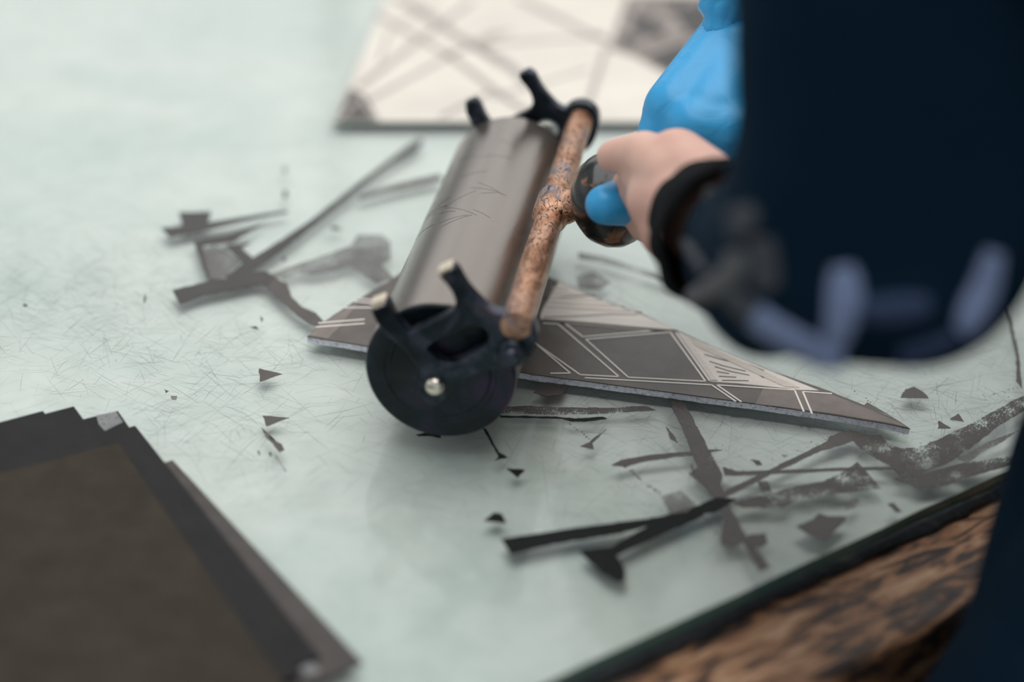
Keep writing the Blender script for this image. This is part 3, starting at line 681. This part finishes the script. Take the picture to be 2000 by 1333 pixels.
chain(bm, [hips, chest], [.11,.11]); capsule(bm, LS, RS, .048, .048); capsule(bm, LS.lerp(chest,.4)-Z*.05, RS.lerp(chest,.4)-Z*.05, .08, .08)
chain(bm, [chest, neck, head-Z*.03], [.09,.052,.05]); capsule(bm, hips-V(.07,.05,0), hips+V(.07,.05,0), .09, .09)
for lg, s in ((legL,-1),(legR,1)):
    kn = lg+V(0,.02,-.38); an = V(lg.x,lg.y-.02,.08); chain(bm, [hips+V(.08*s,.06*s,-.03), lg, kn, an, an+V(-.06,.10,-.04)], [.085,.078,.055,.036,.03])
# head: skull, jaw, nose, ears, looking down at the plate
fd = V(-.55,.35,-.55).normalized(); sd = fd.cross(Z).normalized(); hu = sd.cross(fd)
capsule(bm, head, head+fd*.025-hu*.01, .082, .068); capsule(bm, head+fd*.035-hu*.055, head+fd*.05-hu*.07, .045, .035)
chain(bm, [head+fd*.088+hu*.01, head+fd*.105-hu*.025], [.008,.013]); capsule(bm, head+fd*.08-hu*.052+sd*.018, head+fd*.08-hu*.052-sd*.018, .008, .008)
for s in (-1,1): capsule(bm, head+sd*.078*s+hu*.015-fd*.005, head+sd*.078*s-hu*.02-fd*.005, .013, .010)
blob('body', bm, M['skin'], person, .0022, 7)
for s in (-1,1):
    bm = bmesh.new(); bmesh.ops.create_uvsphere(bm, u_segments=16, v_segments=10, radius=.011, matrix=Matrix.Translation(head+fd*.076+sd*.031*s+hu*.012)); build('eye', bm, mat('eye', (.3,.3,.3), .2), person, True)
bm = bmesh.new(); capsule(bm, head-fd*.018+hu*.018, head+fd*.002+hu*.022, .088, .080, 32); capsule(bm, head-fd*.06-hu*.02, head-fd*.05-hu*.08, .05, .035, 24)
blob('hair', bm, M['hair'], person, .006, 4)
# blue glove over the far hand, gathered at the wrist
bm = bmesh.new()
for pts, rr in hand_glove_pts(): chain(bm, pts, rr, 14)
blob('glove', bm, M['nitrile'], person, .0016, 34, 'blue nitrile glove on the far hand')
bm = bmesh.new(); wc = D(1418,28,1.0); wd_ = (D(1440,-60,1.0)-D(1418,40,1.0)).normalized()
lathe(bm, [(-.018,.0125),(-.010,.0115),(-.004,.0125),(.001,.0165),(.005,.0155),(.008,.018),(.012,.0150),(.014,.012)], wc, wd_, 48, wob=lambda k, th: .16*noise.noise(Vector((k*.8, cos(th)*3, sin(th)*3))))
build('glove_cuff', bm, M['nitrile'], person, True, 'rolled gathered glove cuff')
# sleeve of the near arm: upper arm, elbow, forearm
bm = bmesh.new()
E1, E2, E3 = D(1640,470,.70), D(1765,470,.70), D(1560,465,.73)
S1, S2 = D(1600,-500,.66), D(1830,-500,.64)
def sl(px, py, dp, rpx): return D(px, py, dp), rpx/F_PX*dp
for a_, b_ in ((sl(1690,-500,.62,260), sl(1660,200,.67,232)), (sl(1660,200,.67,232), sl(1640,480,.70,232)), (sl(1660,200,.67,232), sl(1800,460,.70,232)), (sl(1640,480,.70,232), sl(1790,500,.70,220)),
               (sl(1900,-500,.62,300), sl(1830,200,.68,260)), (sl(1830,200,.68,260), sl(1800,450,.70,240)), (sl(2000,100,.72,280), sl(1960,330,.74,230)),
               (sl(1640,480,.70,232), sl(1545,500,.745,190)), (sl(1545,500,.745,190), sl(1470,480,.80,140)), (sl(1500,545,.755,135), sl(1440,515,.79,100)), (sl(1500,575,.755,125), sl(1435,545,.785,92)), (sl(1560,300,.72,125), sl(1500,420,.77,100))):
    capsule(bm, a_[0], b_[0], a_[1], b_[1], 24)
o_sl = blob('sleeve', bm, M['navy'], person, .004, 8, 'wide navy sleeve of the near arm')
dt = bpy.data.textures.new('folds', 'CLOUDS'); dt.noise_scale = .05; dm = o_sl.modifiers.new('folds', 'DISPLACE'); dm.texture = dt; dm.strength = .006; dm.mid_level = .5
# gathered charcoal cuff round the near wrist
ca, cb = D(1385,432,.862), D(1450,480,.80); cax = (cb-ca).normalized()
bm = bmesh.new(); seg = 72; tt = cax.orthogonal().normalized()
prof = [(-.004,.0235),(-.006,.0262),(-.004,.0290),(.002,.0300),(.006,.0285),(.012,.0320),(.018,.0335),(.024,.0315),(.032,.0355),(.042,.0370),(.055,.036)]
lathe(bm, prof, ca, cax, seg, False, wob=lambda k, th: .07*noise.noise(Vector((k*.35, cos(th)*2.6, sin(th)*2.6)))+.02*sin(9*th+k))
o = build('sleeve_cuff', bm, M['cuff'], person, True, 'gathered charcoal sleeve cuff at the bare wrist')
sd_ = o.modifiers.new('t', 'SOLIDIFY'); sd_.thickness = .002
bpy.context.view_layer.update(); dg = bpy.context.evaluated_depsgraph_get(); dg.update()
bvh = BVHTree.FromObject(o_sl, dg); bvh2 = BVHTree.FromObject(o, dg)   # object transform is identity in world terms except the parent inverse
def on_sleeve(px, py, off=.0015):
    d = (_fw + (px-1000)/F_PX*RI - (py-666.5)/F_PX*UP).normalized()
    hs = [h for h in (bvh.ray_cast(CAM, d), bvh2.ray_cast(CAM, d)) if h[0] is not None]
    if not hs: return None
    h = min(hs, key=lambda q: q[3])
    if h[1].dot(d) > 0: h = (h[0], -h[1])
    return h[0]+h[1]*off, h[1]
def ribbon(name, m, pl, wpx, label=None, th=.0028, taper=True):
    pts = spline([Vector((x, y, 0)) for x, y in pl], 8); rings = []; n = len(pts)
    for i, p in enumerate(pts):
        d = (pts[min(i+1,n-1)]-pts[max(i-1,0)]).normalized(); nn = Vector((-d.y, d.x, 0)); k = (.55+.45*sin(pi*(i+.5)/n)) if taper else 1
        row = []
        for t in (-1,-.6,0,.6,1):
            q = p+nn*wpx/2*k*t; h = on_sleeve(q.x, q.y, .0005)
            if h is None: row = None; break
            row.append((h[0], h[1], t))
        if row: rings.append(row)
    bm = bmesh.new(); vr = []
    for row in rings:
        up_ = [bm.verts.new(p+nv*th*(1-t*t*.7)) for p, nv, t in row]; dn = [bm.verts.new(p-nv*.002) for p, nv, t in row[::-1]]; vr.append(up_+dn)
    for A, B in zip(vr, vr[1:]):
        for k in range(10): bm.faces.new((A[k], A[(k+1)%10], B[(k+1)%10], B[k]))
    if len(vr) < 2: bm.free(); return
    bm.faces.new(vr[0][::-1]); bm.faces.new(vr[-1]); build(name, bm, m, person, True, label)
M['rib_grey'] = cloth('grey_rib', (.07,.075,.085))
ribbon('sleeve_trim', M['rib_grey'], [(1410,548),(1440,582),(1480,620)], 44, 'grey start of the sleeve trim', taper=False)
ribbon('sleeve_trim', M['trim'], [(1476,614),(1510,640),(1560,668),(1605,690)], 50, 'pale blue trim curving along the sleeve', taper=False)
ribbon('sleeve_knot', M['trim'], [(1590,688),(1617,692),(1648,690)], 74, 'pale blue knot on the trim', .005)
ribbon('sleeve_tab', M['trim'], [(1645,520),(1649,560),(1646,610),(1628,675)], 70, 'pale blue vertical tab on the sleeve')
ribbon('sleeve_tab', M['trim'], [(1941,492),(1922,560),(1895,615),(1878,645)], 56, 'pale blue slanted tab at the elbow')
ribbon('sleeve_trim', M['navy_light'], [(1660,702),(1720,702),(1780,692),(1868,655)], 40, 'dull blue hem trim')
ribbon('sleeve_seam', M['navy_light'], [(1680,606),(1750,604),(1815,594)], 58, 'dull blue seam band')
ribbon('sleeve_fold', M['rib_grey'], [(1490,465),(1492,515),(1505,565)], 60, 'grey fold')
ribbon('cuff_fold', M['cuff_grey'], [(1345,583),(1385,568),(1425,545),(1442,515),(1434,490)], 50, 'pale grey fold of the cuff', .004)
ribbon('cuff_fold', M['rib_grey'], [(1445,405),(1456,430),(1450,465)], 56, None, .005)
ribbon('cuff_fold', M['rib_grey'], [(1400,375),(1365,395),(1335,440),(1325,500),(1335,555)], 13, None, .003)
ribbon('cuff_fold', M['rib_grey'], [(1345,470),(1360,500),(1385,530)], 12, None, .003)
# torso shirt, trousers, shoes
bm = bmesh.new()
chain(bm, [hips+Z*.02, chest], [.135,.135]); capsule(bm, LS, RS, .062, .062); capsule(bm, LS.lerp(chest,.4)-Z*.05, RS.lerp(chest,.4)-Z*.05, .097, .097); chain(bm, [RS, RE], [.06,.052]); chain(bm, [RE, RE.lerp(RWn,.75)], [.052,.034])
capsule(bm, hips-V(.07,.05,-.02), hips+V(.07,.05,.02), .115, .115); chain(bm, [LS, LS+V(.02,.0,-.10)], [.062,.058])
blob('shirt', bm, M['navy'], person, .007, 6)
bm = bmesh.new()
for lg, s in ((legL,-1),(legR,1)):
    kn = lg+V(0,.02,-.38); an = V(lg.x,lg.y-.02,.07); chain(bm, [hips+V(.085*s,.065*s,-.02), lg, kn, an], [.118,.105,.078,.062])
capsule(bm, D(2230,900,.785), D(2102,1420,.765), .057, .057)
blob('trousers', bm, M['navy'], person, .008, 6, 'dark navy trousers')
for lg in (legL, legR):
    a_ = V(lg.x, lg.y-.02, .045); bm = bmesh.new(); chain(bm, [a_, a_+V(-.05,.09,-.005), a_+V(-.09,.16,-.012)], [.045,.042,.03]); blob('shoe', bm, M['cuff'], person, .006, 4)
